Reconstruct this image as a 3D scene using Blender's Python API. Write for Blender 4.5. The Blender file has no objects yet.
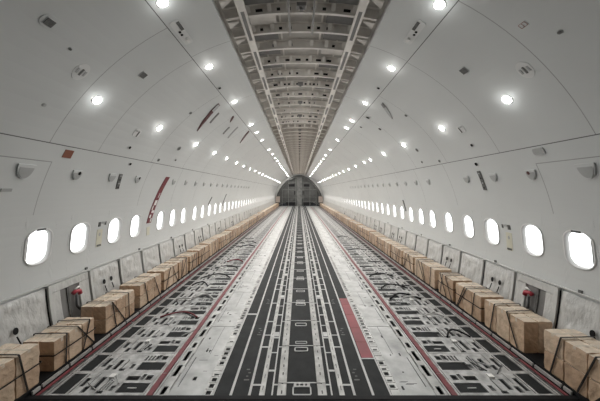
import bpy, math, random
from math import sin, cos, asin, acos, pi, sqrt, atan2
from mathutils import Vector, noise

random.seed(7)
scene = bpy.context.scene
COL = scene.collection

# ------------------------------------------------------------------ camera numbers
F, VX, VY, CX, CH = 245.0, 299.0, 191.0, -0.026, 1.80
R, ZC = 2.90, 0.87                 # lining radius, height of its axis above the floor
Y0, Y1 = -2.0, 29.4                # hull length in view
P = 0.55                           # frame pitch

# ------------------------------------------------------------------ materials
def new_mat(name):
    m = bpy.data.materials.new(name); m.use_nodes = True
    nt = m.node_tree
    return m, nt, nt.nodes['Principled BSDF']

def mat(name, col, rough=0.5, metal=0.0, var=0.08, scale=6.0, bump=0.0, bscale=40.0, coat=0.0, stretch=(1, 1, 1), detail=4.0):
    m, nt, b = new_mat(name)
    tc = nt.nodes.new('ShaderNodeTexCoord')
    mp = nt.nodes.new('ShaderNodeMapping'); mp.inputs['Scale'].default_value = stretch
    nt.links.new(tc.outputs['Object'], mp.inputs['Vector'])
    n = nt.nodes.new('ShaderNodeTexNoise'); n.inputs['Scale'].default_value = scale; n.inputs['Detail'].default_value = detail
    nt.links.new(mp.outputs['Vector'], n.inputs['Vector'])
    r = nt.nodes.new('ShaderNodeValToRGB')
    r.color_ramp.elements[0].position = 0.3; r.color_ramp.elements[1].position = 0.7
    r.color_ramp.elements[0].color = tuple(c * (1 - var) for c in col) + (1,)
    r.color_ramp.elements[1].color = tuple(min(1, c * (1 + var)) for c in col) + (1,)
    nt.links.new(n.outputs['Fac'], r.inputs['Fac'])
    nt.links.new(r.outputs['Color'], b.inputs['Base Color'])
    b.inputs['Roughness'].default_value = rough
    b.inputs['Metallic'].default_value = metal
    if max(col) < 0.05: b.inputs['Specular IOR Level'].default_value = 0.18
    if coat:
        b.inputs['Coat Weight'].default_value = coat; b.inputs['Coat Roughness'].default_value = 0.18
    if bump:
        n2 = nt.nodes.new('ShaderNodeTexNoise'); n2.inputs['Scale'].default_value = bscale; n2.inputs['Detail'].default_value = 3
        nt.links.new(mp.outputs['Vector'], n2.inputs['Vector'])
        bp = nt.nodes.new('ShaderNodeBump'); bp.inputs['Strength'].default_value = bump; bp.inputs['Distance'].default_value = 0.02
        nt.links.new(n2.outputs['Fac'], bp.inputs['Height'])
        nt.links.new(bp.outputs['Normal'], b.inputs['Normal'])
        if coat: nt.links.new(bp.outputs['Normal'], b.inputs['Coat Normal'])
    return m

def emit(name, col, s):
    m, nt, b = new_mat(name)
    b.inputs['Base Color'].default_value = col + (1,)
    b.inputs['Emission Color'].default_value = col + (1,)
    b.inputs['Emission Strength'].default_value = s
    n = nt.nodes.new('ShaderNodeTexNoise'); n.inputs['Scale'].default_value = 3
    return m

M = {
    'lining': mat('lining_white', (0.595, 0.607, 0.60), 0.55, 0, 0.03, 1.2),
    'seam': mat('seam_shadow', (0.10, 0.10, 0.10), 0.7),
    'recess': mat('recess_grey', (0.40, 0.405, 0.40), 0.6),
    'frame': mat('window_frame_white', (0.68, 0.68, 0.67), 0.4, 0, 0.02),
    'pane': emit('daylit_pane', (0.97, 0.99, 1.0), 2.0),
    'lens': emit('lamp_lens', (1.0, 0.98, 0.94), 30.0),
    'alu': mat('bare_aluminium', (0.42, 0.42, 0.41), 0.42, 0.25, 0.28, 9.0, 0.05, 60),
    'alu_light': mat('pale_metal_panel', (0.40, 0.405, 0.40), 0.38, 0.15, 0.28, 5, 0.06, 50, detail=9),
    'line': mat('white_edge_strip', (0.50, 0.50, 0.495), 0.5, 0, 0.12, 12),
    'black': mat('black_floor_panel', (0.017, 0.019, 0.020), 0.6, 0, 0.35, 7.0, 0.06, 120),
    'dark': mat('dark_opening', (0.012, 0.012, 0.013), 0.6, 0, 0.2),
    'roller': mat('dark_roller', (0.09, 0.09, 0.09), 0.4, 0.3, 0.3),
    'red': mat('red_paint', (0.17, 0.026, 0.034), 0.45, 0, 0.2, 14),
    'red_panel': mat('red_panel', (0.22, 0.032, 0.042), 0.5, 0, 0.2, 5),
    'floor': mat('deck_grey', (0.22, 0.22, 0.22), 0.6, 0, 0.2),
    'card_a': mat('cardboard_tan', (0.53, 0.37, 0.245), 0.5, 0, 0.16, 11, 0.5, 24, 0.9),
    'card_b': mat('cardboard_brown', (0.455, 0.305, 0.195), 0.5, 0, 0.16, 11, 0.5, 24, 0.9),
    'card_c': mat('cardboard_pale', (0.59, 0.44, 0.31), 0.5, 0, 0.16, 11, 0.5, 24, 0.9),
    'card_top': mat('carton_top_sheen', (0.70, 0.575, 0.44), 0.42, 0, 0.16, 13, 0.5, 26, 0.9),  # paler than the sides: highlights on the film put into the colour
    'tape': mat('glossy_packing_tape', (0.66, 0.57, 0.46), 0.2, 0, 0.1, 20, 0.3, 40, 0.5),
    'strap': mat('black_strap', (0.02, 0.018, 0.017), 0.5),
    'dado': mat('wrapped_insulation', (0.56, 0.56, 0.545), 0.30, 0, 0.08, 5, 0.9, 11, 0.3, stretch=(1, 1.6, .7)),
    'post': mat('grey_post', (0.56, 0.56, 0.545), 0.5, 0, 0.06),
    'rib': mat('primer_rib', (0.74, 0.705, 0.66), 0.55, 0, 0.10, 8),
    'skin': mat('crown_skin', (0.50, 0.475, 0.44), 0.6, 0, 0.18, 5),
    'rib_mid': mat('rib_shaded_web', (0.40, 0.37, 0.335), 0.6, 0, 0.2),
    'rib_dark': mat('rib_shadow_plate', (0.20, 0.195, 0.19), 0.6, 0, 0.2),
    'sq': mat('grey_square_grille', (0.115, 0.115, 0.11), 0.6, 0, 0.3, 60),
    'brown': mat('brown_label', (0.24, 0.085, 0.05), 0.6),
    'cream': mat('cream_placard', (0.62, 0.60, 0.49), 0.5, 0, 0.04),
    'white': mat('white_marking', (0.75, 0.74, 0.72), 0.5, 0, 0.04),
    'bulk': mat('bulkhead_grey', (0.06, 0.062, 0.06), 0.6, 0, 0.35, 2.0),
    'bulk_light': mat('bulkhead_column_grey', (0.13, 0.134, 0.13), 0.6, 0, 0.35, 3.0),
    'bulk_beige': mat('bulkhead_beige', (0.42, 0.36, 0.32), 0.6),
    'fitting': mat('bright_red_fitting', (0.36, 0.03, 0.05), 0.4),
    'bay': mat('worn_aluminium', (0.42, 0.42, 0.415), 0.4, 0.3, 0.35, 14.0, 0.15, 60),
    'joint': mat('panel_joint_grey', (0.33, 0.33, 0.328), 0.7),
    'copper': mat('dark_red_strap', (0.085, 0.022, 0.022), 0.5),
}

# ------------------------------------------------------------------ mesh helpers
class MB:
    def __init__(self):
        self.v, self.f, self.m, self.key = [], [], [], {}
    def vert(self, p):
        k = (round(p[0], 5), round(p[1], 5), round(p[2], 5))
        i = self.key.get(k)
        if i is None:
            i = len(self.v); self.key[k] = i; self.v.append(tuple(p))
        return i
    def face(self, pts, m=0):
        ids = []
        for p in pts:
            i = self.vert(p)
            if not ids or (i != ids[-1] and i != ids[0]): ids.append(i)
        if len(ids) > 2: self.f.append(ids); self.m.append(m)
    def box(self, x0, x1, y0, y1, z0, z1, m=0):
        a = [(x0,y0,z0),(x1,y0,z0),(x1,y1,z0),(x0,y1,z0),(x0,y0,z1),(x1,y0,z1),(x1,y1,z1),(x0,y1,z1)]
        for q in ((0,3,2,1),(4,5,6,7),(0,1,5,4),(1,2,6,5),(2,3,7,6),(3,0,4,7)):
            self.face([a[i] for i in q], m)
    def tube(self, pts, r, n=6, m=0):
        pts = [Vector(p) for p in pts]; rings = []
        for i, p in enumerate(pts):
            t = (pts[min(i+1, len(pts)-1)] - pts[max(i-1, 0)]).normalized()
            u = t.cross(Vector((0.3, 0.2, 1))).normalized(); w = t.cross(u)
            rings.append([p + (u*cos(2*pi*k/n) + w*sin(2*pi*k/n))*r for k in range(n)])
        for a, b in zip(rings, rings[1:]):
            for k in range(n):
                self.face([a[k], a[(k+1) % n], b[(k+1) % n], b[k]], m)
        self.face(rings[0][::-1], m); self.face(rings[-1], m)
    def mesh(self, name, mats, smooth=False):
        me = bpy.data.meshes.new(name)
        me.from_pydata(self.v, [], self.f)
        for x in mats: me.materials.append(x)
        me.polygons.foreach_set('material_index', self.m)
        if smooth: me.polygons.foreach_set('use_smooth', [True]*len(self.f))
        me.update()
        return me

def link(name, me, parent=None, loc=None):
    o = bpy.data.objects.new(name, me); COL.objects.link(o)
    if parent is not None: o.parent = parent
    if loc is not None: o.location = loc
    return o
def obj(name, mb, mats, parent=None, loc=None, smooth=False, bevel=0.0):
    if not isinstance(mats, (list, tuple)): mats = [mats]
    o = link(name, mb.mesh(name, mats, smooth), parent, loc)
    if bevel:
        b = o.modifiers.new('bevel', 'BEVEL'); b.width = bevel; b.segments = 2; b.limit_method = 'ANGLE'
    return o
def tag(o, label, cat, group=None):
    o['label'] = label; o['category'] = cat; o['kind'] = 'thing'
    if group: o['group'] = group
    return o
def thing(name, label, cat, group=None, loc=(0, 0, 0), rz=0.0):
    o = bpy.data.objects.new(name, None); COL.objects.link(o)
    o.location = loc; o.rotation_euler = (0, 0, rz); o.empty_display_size = 0.1
    return tag(o, label, cat, group)
def struct(o):
    o['kind'] = 'structure'; return o
def copy_tree(root, loc, label, sx=None):
    r = root.copy(); COL.objects.link(r); r.location = loc; r['label'] = label
    for ch in list(root.children):
        c = ch.copy(); COL.objects.link(c); c.parent = r
        for g in list(ch.children):
            d = g.copy(); COL.objects.link(d); d.parent = c
    return r

ONES = 'zeroth first second third fourth fifth sixth seventh eighth ninth tenth eleventh twelfth thirteenth fourteenth fifteenth sixteenth seventeenth eighteenth nineteenth'.split()
TENS = {2: 'twent', 3: 'thirt', 4: 'fort', 5: 'fift', 6: 'sixt', 7: 'sevent'}
def nth(n):
    if n < 20: return ONES[n]
    t, u = divmod(n, 10)
    return TENS[t] + ('ieth' if u == 0 else 'y-' + ONES[u])
SN = {-1: 'left', 1: 'right'}

# ------------------------------------------------------------------ places on the lining
def cyl(s, a, y, r=R):
    return (s*r*cos(a), y, ZC + r*sin(a))
def on_wall(px, py, r=R):
    """where the sight line through a measured point of the photo meets the lining: side, angle, y"""
    dx, dz = (px - VX)/F, (VY - py)/F
    s = 1 if dx > 0 else -1
    A = dx*dx + dz*dz; h = CH - ZC
    B = 2*(CX*dx + h*dz); C = CX*CX + h*h - r*r
    t = (-B + sqrt(B*B - 4*A*C))/(2*A)
    x, z = CX + t*dx, h + t*dz
    return s, atan2(z, abs(x)), t
def plate(s, a, y, w, h, t=0.006, m=0, mb=None, shape='rect', lean=0.0, n=20, r=R, gap=0.0015, du=0.0, dv=0.0):
    """a thin plate lying on the lining; w along the hull, h up the arc, lean shears it along the hull"""
    mb = mb or MB()
    if shape == 'rect':
        ol = [(-w/2,-h/2),(0,-h/2),(w/2,-h/2),(w/2,-h/4),(w/2,0),(w/2,h/4),(w/2,h/2),(0,h/2),(-w/2,h/2),(-w/2,h/4),(-w/2,0),(-w/2,-h/4)]
    elif shape == 'oval':
        ol = [(w/2*cos(2*pi*k/n), h/2*sin(2*pi*k/n)) for k in range(n)]
    elif shape == 'blade':
        ol = [(-w*.10,-h/2),(w*.10,-h/2),(w*.42,-h*.2),(w*.5,h*.15),(w*.5,h*.5),(-w*.3,h*.5),(-w*.5,h*.2),(-w*.4,-h*.2)]
    elif shape == 'rounded':
        c = min(w, h)*0.28; ol = []
        for qx, qy, a0 in ((1,1,0),(-1,1,pi/2),(-1,-1,pi),(1,-1,1.5*pi)):
            for k in range(5):
                b = a0 + k*pi/8
                ol.append((qx*(w/2-c) + c*cos(b), qy*(h/2-c) + c*sin(b)))
    elif shape == 'cup':
        ol = [(w/2*cos(b)*(1 if abs(cos(b)) > .99 else 1), h*.5 - h*sin(b)) for b in [pi*k/12 for k in range(13)]][::-1]
    rin, rout = r - gap - t, r - gap
    if shape == 'rect':
        nv = max(2, int(math.ceil(h/0.05))); Q = lambda u, v, rr: cyl(s, a + (v+dv)/R, y + u + du + lean*(v+dv), rr)
        for i in range(nv):
            v0, v1 = -h/2 + h*i/nv, -h/2 + h*(i+1)/nv
            mb.face([Q(-w/2,v0,rin), Q(w/2,v0,rin), Q(w/2,v1,rin), Q(-w/2,v1,rin)], m)
            mb.face([Q(-w/2,v0,rout), Q(-w/2,v0,rin), Q(-w/2,v1,rin), Q(-w/2,v1,rout)], m)
            mb.face([Q(w/2,v0,rin), Q(w/2,v0,rout), Q(w/2,v1,rout), Q(w/2,v1,rin)], m)
        for v in (-h/2, h/2): mb.face([Q(-w/2,v,rin), Q(w/2,v,rin), Q(w/2,v,rout), Q(-w/2,v,rout)], m)
        return mb
    P3 = lambda u, v, rr: cyl(s, a + (v+dv)/R, y + u + du + lean*(v+dv), rr)
    top = [P3(u, v, rin) for u, v in ol]; bot = [P3(u, v, rout) for u, v in ol]
    cu = sum(u for u, v in ol)/len(ol); cv = sum(v for u, v in ol)/len(ol); c3 = P3(cu, cv, rin)
    k = len(ol)
    for i in range(k):
        j = (i+1) % k
        mb.face([top[i], top[j], c3], m); mb.face([bot[i], bot[j], top[j], top[i]], m)
    return mb

# ------------------------------------------------------------------ walls with window holes
WA0, WA1 = -0.045, 0.235            # window band (angle)
WAC, WHH, WHW = 0.111, 0.193/R, 0.132
def hull_x(s): return 2.88 - s*CX    # distance camera - window plane
left_px = [260.3, 219, 184.3, 163.3, 138.3, 126, 115.3, 104]
right_px = [280, 233.3, 192.7, 169, 149.3, 133, 121.7, 111.7]
WIN = {}
for s, lst in ((-1, left_px), (1, right_px)):
    ys = [F*(2.88 - s*CX)/d for d in lst]
    y = ys[-1] + 0.55
    while y < 28.6: ys.append(y); y += 0.55
    ys = [ys[0] - 0.62, ys[0] - 1.17] [::-1] + ys
    WIN[s] = ys
def rrect(n, hw, hh, c):
    out = []
    for qx, qy, a0 in ((1,1,0),(-1,1,pi/2),(-1,-1,pi),(1,-1,1.5*pi)):
        for k in range(n):
            b = a0 + k*(pi/2)/(n-1)
            out.append((qx*(hw-c) + c*cos(b), qy*(hh-c) + c*sin(b)))
    return out
A_DADO = asin((0.73-ZC)/R); A_FLOOR = asin((0.0-ZC)/R)
A_SEAMA = asin((2.285-ZC)/R); A_SEAMB = acos(1.346/R); A_CROWN = acos(0.868/R)
WHN = 6
def sub(a, b, n): return [a + (b-a)*i/n for i in range(n+1)]
def build_wall(s):
    mb = MB()
    def band(aa, yb, darkcell):
        yb = sorted(set(round(y, 4) for y in yb))
        for a, b in zip(aa, aa[1:]):
            for y, z in zip(yb, yb[1:]):
                mb.face([cyl(s,a,y), cyl(s,a,z), cyl(s,b,z), cyl(s,b,y)], int(darkcell((a+b)/2, (y+z)/2)))
    def with_joints(js, w=0.0035):
        yb = [Y0, Y1]
        for j in js: yb += [j-w, j+w]
        return yb
    isj = lambda js: (lambda a, y: 2 if any(abs(y-j) < 0.004 for j in js) else 0)
    if s < 0: up = [2.46, 3.05]; low = [2.575]; top = [1.95, 3.0]
    else:     up = [2.11, 3.12]; low = [2.74]; top = [2.05, 3.1]
    up += [up[-1] + 1.1*k for k in range(1, 24)]; top += [top[-1] + 1.65*k for k in range(1, 15)]
    low += [low[-1] + 1.1*k + 0.55 for k in range(1, 23)]
    up = [j for j in up if j < 29]; top = [j for j in top if j < 29]; low = [j for j in low if j < 29]
    band(sub(A_FLOOR, WA0, 12), [Y0, Y1], lambda a, y: False)
    # window band: one cell per window, its hole a rounded rectangle
    xs = Y0
    dw = 0.165
    for k, yc in enumerate(WIN[s] + [None]):
        ye = Y1 if yc is None else yc - dw
        for a, b in zip(sub(WA0, WA1, 8), sub(WA0, WA1, 8)[1:]):
            mb.face([cyl(s,a,xs), cyl(s,a,ye), cyl(s,b,ye), cyl(s,b,xs)], 0)
        if yc is None: break
        ol = rrect(WHN, WHW, WHH*R, 0.112)
        hu, lo, hi = dw, (WA0-WAC)*R, (WA1-WAC)*R
        outer = []
        for u, v in ol:
            k1 = hu/abs(u) if abs(u) > 1e-6 else 1e9
            k2 = (hi/v if v > 0 else lo/v) if abs(v) > 1e-6 else 1e9
            kk = min(k1, k2); outer.append((u*kk, v*kk))
        # snap the nearest ones onto the four corners
        for cu, cv in ((hu,hi),(-hu,hi),(-hu,lo),(hu,lo)):
            i = min(range(len(outer)), key=lambda i: (outer[i][0]-cu)**2 + (outer[i][1]-cv)**2)
            outer[i] = (cu, cv)
        n = len(ol)
        for i in range(n):
            j = (i+1) % n
            W = lambda p: cyl(s, WAC + p[1]/R, yc + p[0])
            o1, o2, i1, i2 = outer[i], outer[j], ol[i], ol[j]
            m1 = ((o1[0]+i1[0])/2, (o1[1]+i1[1])/2); m2 = ((o2[0]+i2[0])/2, (o2[1]+i2[1])/2)
            mb.face([W(o1), W(o2), W(m2), W(m1)], 0); mb.face([W(m1), W(m2), W(i2), W(i1)], 0)
        xs = yc + dw
    A1 = asin((CH + 0.1165*2.62 - ZC)/R)
    plug = low[0]
    e = 0.0016
    band(sub(WA1, A1-e, 8), with_joints(low), isj(low))
    band([A1-e, A1+e], with_joints(low) + [plug], lambda a, y: 2 if y < plug else isj(low)(a, y))
    band(sub(A1+e, A_SEAMA-e, 6), with_joints(low[1:]), isj(low[1:]))
    band([A_SEAMA-e, A_SEAMA+e], [Y0, Y1], lambda a, y: True)
    band(sub(A_SEAMA+e, A_SEAMB-e, 14), with_joints(up), isj(up))
    band([A_SEAMB-e, A_SEAMB+e], [Y0, Y1], lambda a, y: True)
    band(sub(A_SEAMB+e, A_CROWN, 6), with_joints(top), isj(top))
    # turned-up edge of the lining along the open crown
    mb.face([cyl(s,A_CROWN,Y0), cyl(s,A_CROWN,Y1), cyl(s,A_CROWN,Y1,3.09), cyl(s,A_CROWN,Y0,3.09)], 0)
    w = obj('wall_' + SN[s], mb, [M['lining'], M['seam'], M['joint']])
    struct(w)
for s in (-1, 1): build_wall(s)

def window_meshes(s):
    fr, pn = MB(), MB()
    W = lambda p, r, k=1.0: cyl(s, WAC + p[1]*k/R, p[0]*k, r)
    a = rrect(WHN, WHW+0.012, WHH*R+0.012, 0.122); b = rrect(WHN, WHW-0.002, WHH*R-0.002, 0.110); c = rrect(WHN, WHW-0.012, WHH*R-0.012, 0.102)
    n = len(a)
    for i in range(n):
        j = (i+1) % n
        fr.face([W(a[i],R-.001), W(a[j],R-.001), W(a[j],R-.007), W(a[i],R-.007)])
        fr.face([W(a[i],R-.007), W(a[j],R-.007), W(b[j],R-.007), W(b[i],R-.007)])
        fr.face([W(b[i],R-.007), W(b[j],R-.007), W(c[j],R+.035), W(c[i],R+.035)])
    cen = cyl(s, WAC, 0, R+.035)
    d = rrect(WHN, WHW-0.0125, WHH*R-0.0125, 0.102)
    for i in range(n):
        j = (i+1) % n
        pn.face([W(d[i],R+.034), W(d[j],R+.034), cen])
    return fr.mesh('window_frame', [M['frame']], True), pn.mesh('window_pane', [M['pane']], True)
wn = 0
for s in (-1, 1):
    fm, pm = window_meshes(s)
    for k, y in enumerate(WIN[s]):
        wn += 1
        e = bpy.data.objects.new('window_%d' % wn, None); COL.objects.link(e); e.location = (0, y, 0); struct(e)
        link('window_frame', fm, e); link('window_pane', pm, e)
        if k == 2:
            mb = plate(s, WAC + 0.19/R, 0, 0.085, 0.022, 0.012, r=R)
            obj('shade_latch', mb, M['sq'], e)
            mb = MB(); mb.tube([cyl(s, WAC + v/R, -0.105, R+.015) for v in (-0.12, -0.04, 0.04, 0.12)], 0.006)
            obj('shade_guide', mb, M['recess'], e)

# ------------------------------------------------------------------ floor: base and strips
mb = MB(); mb.box(-2.76, 2.76, Y0, Y1, -0.08, 0.0)
struct(obj('floor', mb, M['floor']))

def relief(xb, yb, fn, zbase=0.0):
    """one connected slab whose cells fn(x, y) -> (height, material) may be sunk"""
    xb = sorted(set(round(x, 4) for x in xb)); yb = sorted(set(round(y, 4) for y in yb))
    mb = MB(); nx, ny = len(xb)-1, len(yb)-1
    H = [[fn((xb[i]+xb[i+1])/2, (yb[j]+yb[j+1])/2) for j in range(ny)] for i in range(nx)]
    for i in range(nx):
        for j in range(ny):
            h, m = H[i][j]; x0, x1, y0, y1 = xb[i], xb[i+1], yb[j], yb[j+1]
            mb.face([(x0,y0,h),(x1,y0,h),(x1,y1,h),(x0,y1,h)], m)
            g, mg = H[i+1][j] if i+1 < nx else (zbase, m)
            if abs(g-h) > 1e-5: mb.face([(x1,y0,h),(x1,y0,g),(x1,y1,g),(x1,y1,h)], m if h > g else mg)
            if i == 0: mb.face([(x0,y0,h),(x0,y1,h),(x0,y1,zbase),(x0,y0,zbase)], m)
            g, mg = H[i][j+1] if j+1 < ny else (zbase, m)
            if abs(g-h) > 1e-5: mb.face([(x0,y1,h),(x1,y1,h),(x1,y1,g),(x0,y1,g)], m if h > g else mg)
            if j == 0: mb.face([(x0,y0,h),(x0,y0,zbase),(x1,y0,zbase),(x1,y0,h)], m)
    return mb
def rects_fn(rects, base):
    def fn(x, y):
        out = base
        for x0, x1, y0, y1, hm in rects:
            if x0 <= x <= x1 and y0 <= y <= y1: out = hm
        return out
    return fn
def breaks(rects, x0, x1, y0, y1):
    xb, yb = [x0, x1], [y0, y1]
    for a, b, c, d, _ in rects: xb += [a, b]; yb += [c, d]
    return [min(max(x, x0), x1) for x in xb], [min(max(y, y0), y1) for y in yb]
def slab(name, rects, x0, x1, ya, yb_, base, mats, parent=None, loc=None):
    xb, yb = breaks(rects, x0, x1, ya, yb_)
    return obj(name, relief(xb, yb, rects_fn(rects, base)), mats, parent, loc)

EDGE_Y = 2.138                       # far edge of the added dark strip before the tracks
def side_strip(s, name, label, cat, x0, x1, rects, base, mats):
    """a long strip on the floor, given for the right side and mirrored for the left"""
    if s < 0:
        rr = [(-b, -a, c, d, hm) for a, b, c, d, hm in rects]; a0, a1 = -x1, -x0
    else: rr, a0, a1 = rects, x0, x1
    o = slab(name, rr, a0, a1, EDGE_Y, Y1 - 0.35, base, mats)
    return tag(o, label, cat)
G = 0.001
DIV = [2.29 + P*k for k in range(50) if 2.29 + P*k < Y1 - 0.6]
def per(y0, step, n=400):
    y = y0
    while y < Y1 - 0.5:
        yield y; y += step
rnd = random.Random(3)
for s in (-1, 1):
    S = SN[s]
    # light seat tracks either side of the centre panels, studded
    rc = []
    for y in per(2.16, 0.11):
        rc.append((0.175, 0.187, y, y+0.035, (0.006, 1)))
    for y in DIV: rc.append((0.141, 0.22, y-0.010, y+0.012, (0.016, 0)))
    side_strip(s, 'seat_track', 'studded pale metal track along the %s edge of the centre panels' % S, 'track', 0.142, 0.220, rc, (0.012, 0), [M['alu'], M['roller']])
    # narrow black strip with its white line and ties
    rc = [(0.257, 0.271, EDGE_Y, Y1, (0.009, 1))]
    for y in DIV:
        rc += [(0.222, 0.26, y-0.03, y-0.015, (0.009, 1)), (0.27, 0.329, y+0.14, y+0.165, (0.010, 1)), (0.27, 0.329, y+0.42, y+0.435, (0.009, 1))]
    for y in DIV[1::2]: rc.append((0.275, 0.329, y+0.18, y+0.27, (0.010, 1)))
    side_strip(s, 'floor_strip', 'narrow black floor strip with white ties beside the %s studded track' % S, 'floor strip', 0.222, 0.329, rc, (0.006, 0), [M['black'], M['line']])
    rc = [(0.35, 0.358, y, y+0.05, (0.006, 1)) for y in per(2.2, 0.14)]
    side_strip(s, 'roller_track', 'plain pale metal track two black strips out on the %s' % S, 'track', 0.331, 0.377, rc, (0.012, 0), [M['alu'], M['roller']])
    rc = [(0.452, 0.474, EDGE_Y, Y1, (0.009, 1))]
    for y in DIV: rc.append((0.379, 0.455, y-0.035, y-0.015, (0.009, 1)))
    for y in DIV[1::3]: rc.append((0.379, 0.455, y+0.2, y+0.215, (0.009, 1)))
    side_strip(s, 'floor_strip', 'black floor strip with white cross ties outside the plain %s track' % S, 'floor strip', 0.379, 0.476, rc, (0.006, 0), [M['black'], M['line']])
    # two wide walkway strips; worn stencil marks are small grey dashes
    rc = [(0.616, 0.638, EDGE_Y, Y1, (0.009, 1))]
    for y in (2.32, 3.05, 3.9, 5.2, 6.8):
        for q in range(4):
            rc.append((0.50 + 0.018*(q % 2), 0.55 - 0.012*(q % 3), y + 0.045*q, y + 0.045*q + 0.016, (0.007, 2)))
    side_strip(s, 'walkway_strip', 'wide black walkway strip, the inner of the two on the %s' % S, 'walkway', 0.478, 0.640, rc, (0.006, 0), [M['black'], M['line'], M['roller']])
    rc = [(0.776, 0.790, EDGE_Y, Y1, (0.009, 1))]
    if s < 0: rc += [(0.642, 0.776, 3.55, 3.585, (0.008, 1))]
    else: rc += [(0.642, 0.776, 2.63, 4.09, (0.001, 0)), (0.642, 0.776, 2.615, 2.63, (0.009, 1))]
    side_strip(s, 'walkway_strip', ('wide black walkway strip, the outer of the two on the left' if s < 0 else 'wide black walkway strip interrupted by the red panel'), 'walkway', 0.642, 0.790, rc, (0.006, 0), [M['black'], M['line']])
    # roller tray: pale channel with dark rollers
    rc = []
    for y in per(2.15, 0.075):
        if rnd.random() < 0.82:
            d = rnd.choice((0.022, 0.034, 0.045))
            rc.append((0.806, 0.852, y, y+d, (0.004, 1)))
        rc.append((0.795, 0.87, y+0.058, y+0.064, (0.006, 2)))
    side_strip(s, 'roller_tray', 'pale roller tray with dark rollers outside the %s walkway strips' % S, 'roller tray', 0.792, 0.875, rc, (0.012, 0), [M['alu'], M['dark'], M['roller']])
    # slotted rail
    rc = [(1.215, 1.258, y, y + (0.15 if i % 3 else 0.09), (0.0, 1)) for i, y in enumerate(per(2.15, 0.215))]
    rc += [(1.283, 1.289, EDGE_Y, Y1, (0.008, 2))]
    rc += [(1.181, 1.19, y, y+0.20, (0.004, 2)) for y in per(2.2, 0.29)]
    side_strip(s, 'slotted_rail', 'pale slotted metal rail along the inner red stripe on the %s' % S, 'rail', 1.178, 1.306, rc, (0.014, 0), [M['alu'], M['dark'], M['roller']])
    rc = [(1.32, 1.362, y, y+0.01, (0.012, 1)) for y in per(2.4, 1.1)]
    side_strip(s, 'red_guide_rail', 'thin dark red guide rail, the inner one on the %s half of the floor' % S, 'rail', 1.316, 1.364, rc, (0.016, 0), [M['red'], M['line']])
    rc = [(1.368, 1.374, y, y+0.06, (0.008, 1)) for y in per(2.2, 0.13)]
    side_strip(s, 'edge_rail', 'slim pale edge rail outside the inner red rail on the %s' % S, 'rail', 1.366, 1.386, rc, (0.012, 0), [M['alu'], M['roller']])
    # outboard
    rc = [(2.278, 2.29, y, y+0.03, (0.006, 1)) for y in per(2.2, 0.09)]
    side_strip(s, 'edge_rail', 'grey edge rail inside the outer red rail on the %s' % S, 'rail', 2.267, 2.298, rc, (0.012, 0), [M['roller'], M['dark']])
    side_strip(s, 'red_guide_rail', 'dark red guide rail along the feet of the %s carton bundles' % S, 'rail', 2.302, 2.330, [(2.302, 2.330, y, y+0.03, (0.010, 1)) for y in per(2.6, 0.73)], (0.016, 0), [M['red'], M['roller']])
    rc = [(2.360, 2.372, EDGE_Y, Y1, (0.03, 1)), (2.338, 2.345, EDGE_Y, Y1, (0.02, 1))] + [(2.345, 2.360, y, y+0.02, (0.03, 1)) for y in per(2.2, 0.27)]
    side_strip(s, 'side_guide_rail', 'raised grey side rail holding in the %s carton bundles' % S, 'rail', 2.338, 2.372, rc, (0.05, 0), [M['alu'], M['dark']])
    mb = MB(); a0, a1 = (2.376, 2.72) if s > 0 else (-2.72, -2.376)
    mb.box(a0, a1, 0.6, Y1-0.35, 0.0, 0.055)
    tag(obj('side_shelf', mb, M['dark']), 'low dark shelf under the %s row of carton bundles' % S, 'shelf')

# added dark strip across the near end, standing for a black border
mb = MB(); mb.box(-2.374, 2.374, 1.5, EDGE_Y-0.004, 0.0, 0.018)
mb.box(-2.374, 2.374, 2.09, EDGE_Y-0.004, 0.018, 0.022)
tag(obj('border_strip', mb, M['dark'], bevel=0.003), 'added black border strip across the near end of the floor tracks', 'border strip')

# red panel
rc = [(0.6465, 0.774, y, y+0.008, (0.006, 1)) for y in (2.9, 3.2, 3.55, 3.85)]
tag(slab('red_floor_panel', rc, 0.6465, 0.774, 2.634, 4.086, (0.008, 0), [M['red_panel'], M['brown']]), 'long red panel let into the right black walkway strip', 'floor panel')
bpy.data.objects['red_floor_panel'].location.z = 0.0015

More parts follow.
